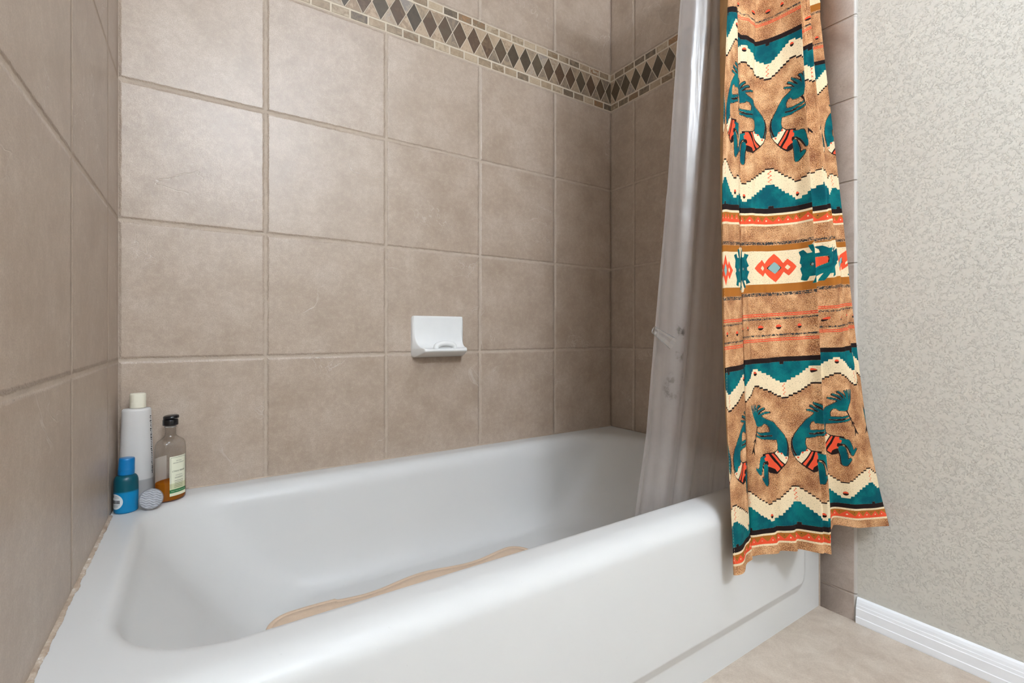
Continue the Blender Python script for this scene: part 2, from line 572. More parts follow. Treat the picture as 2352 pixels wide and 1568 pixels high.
def mat_outline(inset, n=400):
    cx, cy = (mx0 + mx1) / 2, (myb + myf) / 2
    hx, hy = (mx1 - mx0) / 2 - inset, (myb - myf) / 2 - inset
    r = 0.055 - inset
    pts = []
    per = [(cx - hx + r, cy - hy), (cx + hx - r, cy - hy)]
    def seg(a, b, m):
        for k in range(m):
            t = k / m; pts.append([a[0] + (b[0] - a[0]) * t, a[1] + (b[1] - a[1]) * t])
    def arc(x, y, a0, m=16):
        for k in range(m):
            a = a0 + math.pi / 2 * k / m; pts.append([x + r * math.cos(a), y + r * math.sin(a)])
    seg((cx - hx + r, cy - hy), (cx + hx - r, cy - hy), 120); arc(cx + hx - r, cy - hy + r, -math.pi / 2)
    seg((cx + hx, cy - hy + r), (cx + hx, cy + hy - r), 40); arc(cx + hx - r, cy + hy - r, 0)
    seg((cx + hx - r, cy + hy), (cx - hx + r, cy + hy), 120); arc(cx - hx + r, cy + hy - r, math.pi / 2)
    seg((cx - hx, cy + hy - r), (cx - hx, cy - hy + r), 40); arc(cx - hx + r, cy - hy + r, math.pi)
    out = []
    for x, y in pts:
        s = 1 if y > cy else -1
        wgt = min(1, abs(y - cy) / hy) ** 4
        # waisted long edges: three lobes each side
        ph = (x - 0.635) / 0.285
        y += s * wgt * 0.0105 * (math.cos(2 * math.pi * ph) - 0.9) * (1 if 0.42 < x < 0.92 + 0.1 else 0.35)
        out.append((x, y))
    return out


rowsM = []
for ins, dz in ((0.0, 0.0), (0.0, 0.003), (0.0012, 0.0042), (0.009, 0.0042), (0.010, 0.0034), (0.0115, 0.0034), (0.0125, 0.0042), (0.03, 0.0042)):
    rowsM.append([(x, y, FZ + 0.0004 + dz) for x, y in mat_outline(ins)])
tag(link('bath_mat', grid_mesh('bath_mat', rowsM, closed_u=True, cap1=True, cap0=True), mat_material()),
    'peach non-slip bath mat with wavy edges lying in the tub', 'bath mat')

# ------------------------------------------------------------------ soap dish
m_ceramic = Mat('white_ceramic')
m_ceramic.pos()
_c = m_ceramic.mix(m_ceramic.noise(m_ceramic.P, 25), srgb(238, 238, 236), srgb(230, 230, 228))
m_ceramic = m_ceramic.done(m_ceramic.bsdf(_c, 0.16, 0.5))
SX = 0.7713
dish = tag(empty('soap_dish', (SX, 0, 0.70)), 'white ceramic soap dish set into the tiled back wall', 'soap dish')
# (depth from the wall, z, half width of the front face)
sp = [(0.0, 0.7755, 0.0868), (0.0085, 0.7752, 0.0855), (0.0120, 0.7735, 0.085), (0.0125, 0.769, 0.083), (0.0115, 0.755, 0.080), (0.0115, 0.735, 0.079), (0.0125, 0.716, 0.079),
      (0.0170, 0.700, 0.0785), (0.0250, 0.6885, 0.077), (0.0370, 0.6805, 0.0745), (0.0520, 0.6765, 0.0725), (0.0640, 0.6760, 0.0715), (0.0690, 0.6735, 0.071),
      (0.0690, 0.6690, 0.071), (0.0660, 0.6655, 0.0715), (0.0500, 0.6600, 0.0745), (0.0300, 0.6535, 0.079), (0.0110, 0.6490, 0.0850), (0.0, 0.6480, 0.0868)]
P = []
for i, (dp, z, hw) in enumerate(sp):
    row = []
    zc = max(0.6485, min(0.775, z))
    rc = 0.009
    kz = max(0.0, z - (0.7755 - rc), (0.6480 + rc) - z)
    full = 0.0868 - rc + math.sqrt(max(0.0, rc * rc - kz * kz))
    hw = min(hw, full - 0.0008)
    plate = min(dp, 0.010)
    # left: wall, plate shoulder, front edge ... front edge, plate shoulder, wall
    zz = z if dp <= 0.0126 else z
    raise_e = 0.0035 if 0.012 < dp < 0.066 and z > 0.675 else 0.0    # low ridge along the dish edges
    L_ = [(-full, 0.0), (-full + 0.001, plate * 0.8), (-full + 0.004 if hw > 0.082 else -(full * 0.35 + hw * 0.65), (plate + dp) * 0.5 if dp > 0.0126 else plate),
          (-hw, dp)]
    for x, d_ in L_: row.append((x, -d_, z + (raise_e if d_ == dp else 0)))
    row.append((-hw + 0.006, -dp, z))
    for t in (-0.6, -0.2, 0.2, 0.6): row.append((t * hw, -dp, z))
    row.append((hw - 0.006, -dp, z))
    for x, d_ in reversed(L_): row.append((-x, -d_, z + (raise_e if d_ == dp else 0)))
    P.append([(a, b, c - 0.70) for a, b, c in row])
me = grid_mesh('tray', P)
t_o = link('tray', me, m_ceramic, dish)
md = t_o.modifiers.new('sub', 'SUBSURF'); md.levels = 2; md.render_levels = 3
gb = []
for k in range(25):
    t = k / 24
    a = math.pi * t
    gb.append((0.0015 - 0.0305 * math.cos(a), -0.0545, 0.6745 - 0.70 + 0.0165 * math.sin(a) ** 0.6))
link('grip_bar', tube('grip_bar', gb, 0.0080, 16), m_ceramic, dish)


# ------------------------------------------------------------------ bottles
def thin_glass(name, tint, rough=0.03, gloss=1.0, haze=0.0, hazecol=(0.8, 0.8, 0.8, 1)):
    M = Mat(name); M.pos()
    tr = M.node('ShaderNodeBsdfTransparent')
    gl = M.node('ShaderNodeBsdfGlossy'); gl.inputs['Roughness'].default_value = rough
    lw = M.node('ShaderNodeLayerWeight'); lw.inputs['Blend'].default_value = 0.5
    fr = X(M.nt, lw.outputs['Facing']).pow(5.0) * 0.5 + 0.04
    M.L(M.mix(X(M.nt, lw.outputs['Facing']).pow(3.0) * 0.75, tint, tuple(v * 0.45 for v in tint[:3]) + (1,)), tr.inputs[0])
    nz = M.noise(M.P, 30)
    body = tr.outputs[0]
    if haze:
        df = M.node('ShaderNodeBsdfDiffuse'); df.inputs[0].default_value = hazecol
        mx = M.node('ShaderNodeMixShader'); M.L(nz * 0.1 + (haze - 0.05), mx.inputs[0])
        M.L(body, mx.inputs[1]); M.L(df.outputs[0], mx.inputs[2]); body = mx.outputs[0]
    mx = M.node('ShaderNodeMixShader')
    M.L((fr * gloss).min(0.9), mx.inputs[0]); M.L(body, mx.inputs[1]); M.L(gl.outputs[0], mx.inputs[2])
    return M.done(mx.outputs[0])


def two_tone(name, lower, upper, level, band, rough, rel, trans=0.0):
    """translucent plastic whose colour shows the liquid level inside"""
    M = Mat(name); x, y, z = M.pos()
    f = (z + (M.noise(M.P, 20) - 0.5) * 0.002).sstep(level - band, level + band)
    c = M.mix(f, lower, upper)
    c = M.mix(M.noise(M.P, 80) * 0.15, c, tuple(v * 0.8 for v in upper[:3]) + (1,))
    sh = M.bsdf(c, rough, 0.5, M.bump(M.noise(M.P, 60, 2), 0.0004))
    if trans:
        tl = M.node('ShaderNodeBsdfTranslucent'); M.L(c, tl.inputs[0])
        mx = M.node('ShaderNodeMixShader'); mx.inputs[0].default_value = trans
        M.L(sh, mx.inputs[1]); M.L(tl.outputs[0], mx.inputs[2]); sh = mx.outputs[0]
    return M.done(sh)


def font_mesh(text, size):
    cu = bpy.data.curves.new('t', 'FONT'); cu.body = text; cu.size = size; cu.align_x = 'CENTER'; cu.align_y = 'CENTER'
    cu.resolution_u = 2
    o = bpy.data.objects.new('t', cu); COL.objects.link(o)
    dg = bpy.context.evaluated_depsgraph_get()
    me = bpy.data.meshes.new_from_object(o.evaluated_get(dg))
    v = [tuple(p.co) for p in me.vertices]; f = [tuple(p.vertices) for p in me.polygons]
    bpy.data.objects.remove(o); bpy.data.curves.remove(cu); bpy.data.meshes.remove(me)
    return v, f


def oval_wrap(a, b, rot, ang0, gap):
    """maps (arc metres, height) to a point on the oval a x b, starting from angle ang0"""
    n = 720
    t = np.linspace(-math.pi, math.pi, n)
    px, py = a * np.cos(t + ang0), b * np.sin(t + ang0)
    ds = np.hypot(np.diff(px), np.diff(py)); s = np.concatenate([[0], np.cumsum(ds)])
    s -= np.interp(0, t, s)
    def f(u, z):
        q = float(np.interp(u, s, t)) + ang0
        x, y = (a + gap) * math.cos(q), (b + gap) * math.sin(q)
        return (x * math.cos(rot) - y * math.sin(rot), x * math.sin(rot) + y * math.cos(rot), z)
    return f


def wrap_patch(name, f, u0, u1, z0, z1, n=24):
    return grid_mesh(name, [[f(u0 + (u1 - u0) * k / n, z) for k in range(n + 1)] for z in np.linspace(z0, z1, 4)])


def wrap_text(name, f, text, size, u, z, squeeze=1.0):
    v, fc = font_mesh(text, size)
    return mesh_from(name, [f(u + a * squeeze, z + b) for a, b, c in v], fc, False)


# --- blue travel bottle
bx, by, br = 0.0242, -0.0985, 0.0205
blue = tag(empty('blue_bottle', (bx, by, RIM + 0.0002)), 'small blue translucent travel bottle with a round white barcode sticker', 'bottle')
prof = [(0.0, 0.0004), (br * 0.88, 0.0), (br * 0.97, 0.002), (br, 0.005), (br, 0.060), (br * 0.985, 0.0655), (br * 0.93, 0.0705), (br * 0.82, 0.0742), (br * 0.66, 0.0762), (br * 0.60, 0.078), (0.0, 0.0781)]
m_blue = two_tone('blue_plastic', srgb(0, 140, 198), srgb(0, 84, 100), 0.0435, 0.0022, 0.28, 0, 0.15)
link('body', lathe('body', prof, 64), m_blue, blue)
cp = [(0.0, 0.0), (0.0138, 0.0)]
for k in range(5): cp += [(0.0138, 0.001 + k * 0.0022), (0.0141, 0.0018 + k * 0.0022), (0.0138, 0.0026 + k * 0.0022)]
cp += [(0.0136, 0.016), (0.0133, 0.031), (0.0126, 0.0335), (0.0118, 0.0338), (0.0, 0.0338)]
cap = link('cap', lathe('cap', cp, 48), simple('blue_cap_plastic', srgb(0, 116, 178), 0.3, 0.5, 60, 0.12), blue)
cap.location = (0, 0, 0.0768); cap.rotation_euler = (0.0, 0.04, 0)
cap['label'] = 'blue screw cap'
fb = oval_wrap(br, br, 0, math.radians(-90 - 52), 0.0002)
st = []
for k in range(7):
    rr_ = 0.0156 * k / 6
    st.append([fb(rr_ * math.cos(2 * math.pi * q / 40), 0.0255 + rr_ * math.sin(2 * math.pi * q / 40)) for q in range(40)])
m_white = simple('white_paper', srgb(226, 230, 232), 0.5, 0.3, 60, 0.04)
m_ink = simple('black_ink', srgb(38, 38, 42), 0.6, 0.2, 60, 0.1)
stk = link('sticker', grid_mesh('sticker', st, closed_u=True), m_white, blue)
stk['label'] = 'round white barcode sticker'
fb2 = oval_wrap(br, br, 0, math.radians(-90 - 52), 0.0004)
V, Fc = [], []
def add_rect(f, u0, u1, z0, z1):
    i = len(V); n = 3
    for k in range(n + 1):
        u = u0 + (u1 - u0) * k / n
        V.append(f(u, z0)); V.append(f(u, z1))
    for k in range(n): Fc.append((i + 2 * k, i + 2 * k + 2, i + 2 * k + 3, i + 2 * k + 1))
uu = -0.009
rb_ = random.Random(3)
while uu < 0.009:
    w_ = rb_.choice([0.0004, 0.0008, 0.0013]); add_rect(fb2, uu, uu + w_, 0.0215, 0.0285); uu += w_ + rb_.choice([0.0004, 0.0007])
for zz, a_, b_ in ((0.0355, -0.003, 0.007), (0.0375, -0.003, 0.005), (0.0335, -0.002, 0.009), (0.0185, -0.009, 0.009), (0.0168, -0.008, 0.008), (0.0150, -0.006, 0.006)):
    q = a_
    while q < b_: add_rect(fb2, q, q + 0.0011, zz, zz + 0.0006); q += 0.0016
add_rect(fb2, -0.0075, -0.0045, 0.0330, 0.0385)
link('barcode', mesh_from('barcode', V, Fc, False), m_ink, blue)

# --- tall white bottle
wx, wy = 0.0362, -0.0385
white = tag(empty('white_bottle', (wx, wy, RIM + 0.0002)), 'tall white tapered shampoo bottle in the corner behind the blue bottle', 'bottle')
wp = []
for r_, z_ in [(0.0, 0.0004), (0.90, 0.0), (0.985, 0.003), (1.0, 0.008), (0.995, 0.05), (0.965, 0.10), (0.915, 0.15), (0.868, 0.192), (0.862, 0.1995), (0.84, 0.2030), (0.78, 0.2048), (0.42, 0.2056), (0.40, 0.207), (0.0, 0.2071)]:
    wp.append((r_, z_))
m_wb = two_tone('white_plastic', srgb(178, 176, 175), srgb(228, 225, 222), 0.0500, 0.0016, 0.4, 0, 0.2)
WA, WB, WR = 0.0300, 0.0220, math.radians(8)
link('body', lathe('body', wp, 64, WA, WB, WR), m_wb, white)
cpw = [(0.0, 0.0), (0.0145, 0.0), (0.0148, 0.001)]
for k in range(6): cpw += [(0.0148, 0.002 + k * 0.0016), (0.0145, 0.0028 + k * 0.0016)]
cpw += [(0.0147, 0.014), (0.0147, 0.0285), (0.0140, 0.031), (0.0125, 0.0318), (0.0, 0.032)]
cw_ = link('cap', lathe('cap', cpw, 48), simple('cream_plastic', srgb(232, 226, 206), 0.4, 0.4, 60, 0.05), white)
cw_.location = (0.002, 0, 0.2062); cw_['label'] = 'cream ribbed cap'
V, Fc = [], []
fw = lambda gap: oval_wrap(WA, WB, WR, math.radians(-14), gap)
rb_ = random.Random(5)
zc_ = 0.060
while zc_ < 0.186:
    sc = 1.0 - 0.14 * max(0, (zc_ - 0.05) / 0.14)
    f_ = oval_wrap(WA * sc, WB * sc, WR, math.radians(-27), 0.0005)
    h_ = rb_.choice([0.0016, 0.0024, 0.0032])
    add_rect(f_, -0.0010 - rb_.random() * 0.0016, 0.0004 + rb_.random() * 0.001, zc_, zc_ + h_)
    if rb_.random() < 0.5: add_rect(f_, 0.0016, 0.0030, zc_ + 0.0004, zc_ + h_ * 0.8)
    zc_ += h_ + rb_.choice([0.0012, 0.002])
sl = link('side_print', mesh_from('side_print', V, Fc, False), m_ink, white)
sl['label'] = 'vertical dark printing'

# --- amber oval bottle
ax, ay = 0.0975, -0.0615
amber = tag(empty('body_wash_bottle', (ax, ay, RIM + 0.0002)), 'clear oval bottle half full of amber liquid with a black flip cap', 'bottle')
AA, AB, AR = 0.0310, 0.0225, math.radians(36)
gp = [(0.0, 0.0006), (0.90, 0.0), (0.98, 0.003), (1.0, 0.008), (1.0, 0.110), (0.99, 0.117), (0.955, 0.1245), (0.88, 0.131), (0.76, 0.1365), (0.60, 0.1405), (0.44, 0.1435), (0.36, 0.148), (0.34, 0.153), (0.34, 0.1665)]
P = []
for s_, z_ in gp:
    row = []
    neck = max(0, min(1, (z_ - 0.130) / 0.016))
    for k in range(64):
        a = 2 * math.pi * k / 64
        A_ = AA * s_ * (1 - neck) + 0.0098 * neck if z_ > 0.130 else AA * s_
        B_ = AB * s_ * (1 - neck) + 0.0098 * neck if z_ > 0.130 else AB * s_
        x_, y_ = A_ * math.cos(a), B_ * math.sin(a)
        row.append((x_ * math.cos(AR) - y_ * math.sin(AR), x_ * math.sin(AR) + y_ * math.cos(AR), z_))
    P.append(row)
link('glass_body', grid_mesh('glass_body', P, closed_u=True), thin_glass('clear_bottle_plastic', (0.93, 0.93, 0.93, 1), 0.06, 1.0), amber)
lq = [(0.0, 0.002), (0.86, 0.002), (0.94, 0.005), (0.955, 0.009), (0.955, 0.0405), (0.93, 0.0415), (0.0, 0.0415)]
Ml = Mat('amber_liquid'); Ml.pos()
_n = Ml.noise(Ml.P, 25)
_c = Ml.mix(_n, srgb(228, 148, 34), srgb(212, 128, 22))
_d = Ml.node('ShaderNodeBsdfDiffuse'); Ml.L(_c, _d.inputs[0])
_t = Ml.node('ShaderNodeBsdfTransparent'); _t.inputs[0].default_value = (0.80, 0.42, 0.06, 1)
_tl = Ml.node('ShaderNodeBsdfTranslucent'); Ml.L(_c, _tl.inputs[0])
_m1 = Ml.node('ShaderNodeMixShader'); _m1.inputs[0].default_value = 0.5; Ml.L(_d.outputs[0], _m1.inputs[1]); Ml.L(_tl.outputs[0], _m1.inputs[2])
_m2 = Ml.node('ShaderNodeMixShader'); _m2.inputs[0].default_value = 0.30; Ml.L(_m1.outputs[0], _m2.inputs[1]); Ml.L(_t.outputs[0], _m2.inputs[2])
liq = link('liquid', lathe('liquid', lq, 64, AA, AB, AR), Ml.done(_m2.outputs[0]), amber)
liq['label'] = 'amber liquid'
m_blackp = simple('black_plastic', srgb(26, 25, 26), 0.25, 0.5, 60, 0.2)
cb = [(0.0, 0.0), (0.0142, 0.0), (0.0146, 0.001), (0.0144, 0.011), (0.0138, 0.0125), (0.0, 0.0127)]
ca = link('cap', lathe('cap', cb, 48), m_blackp, amber)
ca.location = (0, 0, 0.1655); ca['label'] = 'black flip cap'
# flip lid, tilted slightly open, child of the cap
lidp = [(0.0, 0.0), (0.0146, 0.0), (0.0150, 0.0012), (0.0146, 0.0052), (0.0120, 0.0068), (0.0, 0.0072)]
ld = link('lid', lathe('lid', lidp, 48), m_blackp, ca)
ld.location = (0.0014, 0.0, 0.0146); ld.rotation_euler = (0.0, math.radians(-5), 0.4)
# wrap-around neck ring
nr = link('neck_ring', lathe('neck_ring', [(0.0100, 0.0), (0.0112, 0.0006), (0.0112, 0.0022), (0.0100, 0.0028)], 40), thin_glass('neck_ring_plastic', (0.85, 0.85, 0.85, 1), 0.08, 1.0, 0.25), amber)
nr.location = (0, 0, 0.1605)
ang = math.radians(-90 + 0)          # face normal of the long side, in the oval's own frame
ff = oval_wrap(AA, AB, AR, math.radians(-84), 0.0004)
m_label = Mat('cream_label'); lx, ly, lz = m_label.pos()
_c = m_label.mix(lz.sstep(0.0385, 0.0400), srgb(206, 208, 168), srgb(232, 232, 208))
_c = m_label.mix(lz.gt(0.0185) * lz.lt(0.0262), _c, srgb(30, 116, 62))
_c = m_label.mix(lz.lt(0.0185), _c, srgb(226, 226, 196))
_c = m_label.mix(m_label.noise(m_label.P, 60) * 0.06, _c, srgb(190, 190, 160))
m_label = m_label.done(m_label.bsdf(_c, 0.45, 0.4))
fl = link('front_label', wrap_patch('front_label', ff, -0.0185, 0.0185, 0.0120, 0.0985), m_label, amber)
fl['label'] = 'cream label with a green band'
ff2 = oval_wrap(AA, AB, AR, math.radians(-84), 0.0007)
def merge(parts):
    V, F_ = [], []
    for v, f in parts:
        o_ = len(V); V += v; F_ += [tuple(i + o_ for i in q) for q in f]
    return V, F_
def text_part(f, text, width, z):
    v, fc = font_mesh(text, 0.006)
    xs = [p[0] for p in v]; sc = width / (max(xs) - min(xs))
    return [f(p[0] * sc, z + p[1] * min(sc, 1.0) * 1.0) for p in v], fc
def line_part(f, u0, u1, z0, z1, n=12):
    vv = []; fc = []
    for k in range(n + 1):
        u = u0 + (u1 - u0) * k / n; vv += [f(u, z0), f(u, z1)]
    for k in range(n): fc.append((2 * k, 2 * k + 2, 2 * k + 3, 2 * k + 1))
    return vv, fc
parts = [text_part(ff2, 'NATURAL', 0.012, 0.0880), text_part(ff2, 'AROMATHERAPY', 0.025, 0.0835), text_part(ff2, 'STRESS RELIEF', 0.028, 0.0655),
         text_part(ff2, 'EUCALYPTUS', 0.014, 0.0565), text_part(ff2, 'SPEARMINT', 0.018, 0.0510)]
for z_ in (0.0440, 0.0405, 0.0370, 0.0335, 0.0300): parts.append(line_part(ff2, -0.010 + 0.001 * random.random(), 0.010 - 0.003 * random.random(), z_, z_ + 0.0008))
for z_ in (0.0955,): parts.append(line_part(ff2, -0.0165, 0.0165, z_, z_ + 0.0006))
parts.append(line_part(ff2, -0.0165, -0.0160, 0.0290, 0.0960, 1)); parts.append(line_part(ff2, 0.0160, 0.0165, 0.0290, 0.0960, 1))
v_, f_ = merge(parts)
link('label_print', mesh_from('label_print', v_, f_, False), simple('grey_green_ink', srgb(92, 96, 78), 0.6, 0.2), fl)
v_, f_ = text_part(ff2, 'BODY WASH GEL DOUCHE', 0.031, 0.0222)
link('band_print', mesh_from('band_print', v_, f_, False), simple('pale_ink', srgb(214, 232, 206), 0.6, 0.2), fl)
fbk = oval_wrap(AA, AB, AR, math.radians(96 + 14), -0.0006)
m_bl = simple('pale_back_label', srgb(196, 186, 174), 0.5, 0.3, 60, 0.05)
bl = link('back_label', wrap_patch('back_label', fbk, -0.0165, 0.0165, 0.0125, 0.0940), m_bl, amber)
bl['label'] = 'pale back label seen through the bottle'

# --- round scrubber
scr = tag(empty('face_scrubber', (0.0668, -0.1165, RIM + 0.0222)), 'round clear scrubber with wavy grey bristles leaning on the bottles', 'scrubber')
sc_m = Matrix.Rotation(math.radians(6), 4, 'Z') @ Matrix.Rotation(math.radians(90 - 14), 4, 'X')
scr.rotation_euler = sc_m.to_euler()
sbp = [(0.0, -0.0052), (0.0190, -0.0052), (0.0210, -0.0040), (0.0216, -0.0010), (0.0210, 0.0010), (0.0195, 0.0016), (0.0, 0.0016)]
link('base', lathe('base', sbp, 48), thin_glass('clear_acrylic', (0.86, 0.86, 0.87, 1), 0.1, 1.0, 0.35, srgb(190, 190, 194)), scr)
P = []
N_ = 72
for i in range(N_ + 1):
    row = []
    for j in range(N_ + 1):
        u, v = -1 + 2 * i / N_, -1 + 2 * j / N_
        # square to disc
        x_ = u * math.sqrt(max(0, 1 - v * v / 2)) * 0.0198; y_ = v * math.sqrt(max(0, 1 - u * u / 2)) * 0.0198
        rr_ = math.hypot(x_, y_) / 0.0198
        wv = y_ + 0.0011 * math.sin(x_ * 520) + x_ * 0.35
        hgt = 0.0019 + 0.0034 * (0.5 + 0.5 * math.sin(wv * 2 * math.pi / 0.0048)) * (1 if rr_ < 0.97 else 0.2) + 0.0016 * (1 - rr_ ** 2)
        row.append((x_, y_, hgt if rr_ < 0.995 else 0.0012))
    P.append(row)
br_ = link('bristles', grid_mesh('bristles', P), simple('grey_nylon', srgb(206, 207, 211), 0.3, 0.6, 220, 0.5), scr)
br_['label'] = 'wavy grey bristles'

# ------------------------------------------------------------------ clear liner
def pchip(xk, yk, xq):
    xk, yk, xq = map(lambda a: np.asarray(a, float), (xk, yk, xq))
    h = np.diff(xk); dl = np.diff(yk) / h
    m = np.zeros_like(yk)
    for i in range(1, len(xk) - 1):
        if dl[i - 1] * dl[i] > 0:
            w1, w2 = 2 * h[i] + h[i - 1], h[i] + 2 * h[i - 1]
            m[i] = (w1 + w2) / (w1 / dl[i - 1] + w2 / dl[i])
    m[0], m[-1] = dl[0], dl[-1]
    i = np.clip(np.searchsorted(xk, xq) - 1, 0, len(xk) - 2)
    t = (xq - xk[i]) / h[i]
    return ((2 * t ** 3 - 3 * t ** 2 + 1) * yk[i] + (t ** 3 - 2 * t ** 2 + t) * h[i] * m[i]
            + (-2 * t ** 3 + 3 * t ** 2) * yk[i + 1] + (t ** 3 - t ** 2) * h[i] * m[i + 1])


def vinyl():
    M = Mat('clear_vinyl'); x, y, z = M.pos()
    tr = M.node('ShaderNodeBsdfTransparent'); tr.inputs[0].default_value = (0.80, 0.79, 0.785, 1)
    n = M.noise(M.vec(x * 12.0, y * 12.0, z * 0.8), 6.0, 4, 0.6)
    film = M.noise(M.P, 40, 4, 0.65)
    # soap film and mildew blotches near two spots of the lower liner
    def blob(cx, cz, sx, sz):
        dx = (x - cx) / sx; dz = (z - cz) / sz
        return (dx * dx + dz * dz).sstep(0.0, 1.0, 1.0, 0.0)
    spots = (blob(1.045, 0.70, 0.017, 0.07) + blob(1.028, 0.60, 0.03, 0.05) * 0.75 + blob(1.06, 0.60, 0.016, 0.05) * 0.8) * film.sstep(0.42, 0.62)
    hz = M.mix(spots.min(1.0), srgb(196, 188, 184), srgb(60, 50, 44))
    df = M.node('ShaderNodeBsdfDiffuse'); M.L(hz, df.inputs[0])
    tl = M.node('ShaderNodeBsdfTranslucent'); M.L(hz, tl.inputs[0])
    m0 = M.node('ShaderNodeMixShader'); m0.inputs[0].default_value = 0.45; M.L(df.outputs[0], m0.inputs[1]); M.L(tl.outputs[0], m0.inputs[2])
    m1 = M.node('ShaderNodeMixShader')
    M.L((n * 0.16 + 0.38 + film * 0.12 + spots * 0.5).min(0.95), m1.inputs[0]); M.L(tr.outputs[0], m1.inputs[1]); M.L(m0.outputs[0], m1.inputs[2])
    gl = M.node('ShaderNodeBsdfGlossy'); gl.inputs['Roughness'].default_value = 0.31
    nr = M.bump(film * 0.15 + M.noise(M.vec(x * 8.0, y * 8.0, z * 0.5), 8.0, 3), 0.003, 0.4)
    M.L(nr, gl.inputs['Normal'])
    lw = M.node('ShaderNodeLayerWeight'); lw.inputs['Blend'].default_value = 0.5; M.L(nr, lw.inputs['Normal'])
    fr = X(M.nt, lw.outputs['Facing']).pow(4.0) * 0.45 + 0.085
    m2 = M.node('ShaderNodeMixShader'); M.L(fr, m2.inputs[0]); M.L(m1.outputs[0], m2.inputs[1]); M.L(gl.outputs[0], m2.inputs[2])
    return M.done(m2.outputs[0])


m_vinyl = vinyl()
zl_ = np.concatenate([np.linspace(0.20, 1.5, 90), np.linspace(1.53, 1.95, 12)])
nc = 320
tq = np.linspace(0, 1, nc)
P = np.zeros((len(zl_), nc, 3))
for i, z in enumerate(zl_):
    xe = np.interp(z, [0.2, 0.351, 0.503, 0.717, 1.032, 1.421, 1.95], [0.912, 0.924, 0.946, 0.958, 0.976, 0.989, 1.0])
    xr = np.interp(z, [0.2, 0.35, 1.4, 1.95], [1.31, 1.30, 1.33, 1.36])
    y0 = -0.655 - 0.095 * (z - 0.2) / 1.75
    x_ = xe + (xr - xe) * tq
    amp = np.interp(z, [0.2, 0.35, 0.9, 1.4], [0.0055, 0.0065, 0.0095, 0.0125])
    xx = (x_ - xe) / 0.105
    ph = 2 * math.pi * (xx + 0.10 * xx ** 2 + 0.05 * np.sin(4 * xx + 0.5 * z)) + 1.7
    y_ = y0 - amp * np.sin(ph) - 0.18 * amp * np.sin(2.6 * ph + 0.6 + 0.3 * z) + 0.0005 * np.sin(11 * z + 3 * xx)
    # creases where the sheet was folded
    for zc_ in (1.315, 0.998): y_ = y_ + 0.0025 * math.exp(-((z - zc_) / 0.010) ** 2) * np.exp(-((tq - 0.12) / 0.14) ** 2)
    P[i, :, 0] = x_; P[i, :, 1] = y_; P[i, :, 2] = z
P[:, :, 0] = np.maximum(P[:, :, 0], P[:, :1, 0])
liner = link('shower_liner', grid_mesh('shower_liner', P), m_vinyl)
tag(liner, 'clear grey vinyl shower liner hanging inside the tub', 'shower liner')
# curled clear tab sticking out of the liner's edge
def lt(z, k=0.0):
    return Vector((float(np.interp(z, zl_, P[:, 0, 0])) + k, float(np.interp(z, zl_, P[:, 0, 1])), z))
c_m = thin_glass('clear_tab_plastic', (0.9, 0.9, 0.9, 1), 0.08, 2.2, 0.10, srgb(220, 216, 210))
a0 = Vector((0.952, -0.694, 0.729)); a1 = Vector((1.004, -0.700, 0.700))
d_ = (a1 - a0).normalized(); up = Vector((0.25, 0, 1)).normalized(); sd = d_.cross(up).normalized(); up = sd.cross(d_)
rows = []
for i in range(16):
    t = i / 15; c = a0.lerp(a1, t); r_ = 0.0078 + 0.006 * t
    rows.append([tuple(c + up * (r_ * math.sin(a)) + sd * (0.6 * r_ * math.cos(a))) for a in np.linspace(0.2, 2 * math.pi * 0.93, 26)])
tb = link('curled_tab', grid_mesh('curled_tab', rows), c_m, liner)
rim = tube('tab_rim', [Vector(p) for p in rows[0]], 0.0011, 8)
tr_ = link('tab_rim', rim, c_m, tb)
for q in (6, 20):
    link('tab_edge', tube('tab_edge', [Vector(r[q]) for r in rows], 0.0008, 6), c_m, tb)

# ------------------------------------------------------------------ fabric curtain
XT = [(1.1002, -0.7523), (1.0501, -0.7972), (1.0657, -0.8074), (1.142, -0.7559), (1.1563, -0.7533), (1.187, -0.7556), (1.2314, -0.7549), (1.2551, -0.7825), (1.2642, -0.8184), (1.2696, -0.8399), (1.3485, -0.7961), (1.382, -0.7883), (1.3859, -0.7944), (1.3944, -0.8024), (1.4536, -0.7695), (1.488, -0.7623), (1.5082, -0.7815)]
XM = [(1.0973, -0.7624), (1.0419, -0.7918), (1.0899, -0.7994), (1.1382, -0.7654), (1.1398, -0.7724), (1.1574, -0.778), (1.1904, -0.7878), (1.237, -0.8065), (1.2658, -0.8435), (1.2689, -0.8634), (1.328, -0.8305), (1.3564, -0.8252), (1.3785, -0.8518), (1.3917, -0.8545), (1.4368, -0.8303), (1.4608, -0.8281), (1.4814, -0.8417)]
XB = [(1.1287, -0.7860), (1.0573, -0.8079), (1.1218, -0.8025), (1.1461, -0.7886), (1.1436, -0.7948), (1.1976, -0.8165), (1.2273, -0.8301), (1.2538, -0.8535), (1.2674, -0.8864), (1.2745, -0.8935), (1.3454, -0.854), (1.3935, -0.8437), (1.4283, -0.8786), (1.4775, -0.917), (1.5066, -0.9002), (1.5116, -0.8915), (1.51, -0.8965)]
ZL = [0.70, 0.16, -0.06, -0.49]
S_ = np.array([[-.30, -.235, -.15, -.11, -.03, 0, .035, .085, .14, .172, .178, .185, .198, .215, .28, .36, .42],
               [-.30, -.235, -.12, -.08, -.025, 0, .035, .083, .145, .17, .175, .18, .21, .245, .26, .295, .345],
               [-.30, -.235, -.155, -.11, -.078, 0, .035, .083, .14, .15, .27, .38, .437, .495, .53, .56, .60],
               [-.30, -.235, -.15, -.11, -.075, 0, .035, .078, .135, .157, .27, .372, .436, .520, .55, .60, .63]])
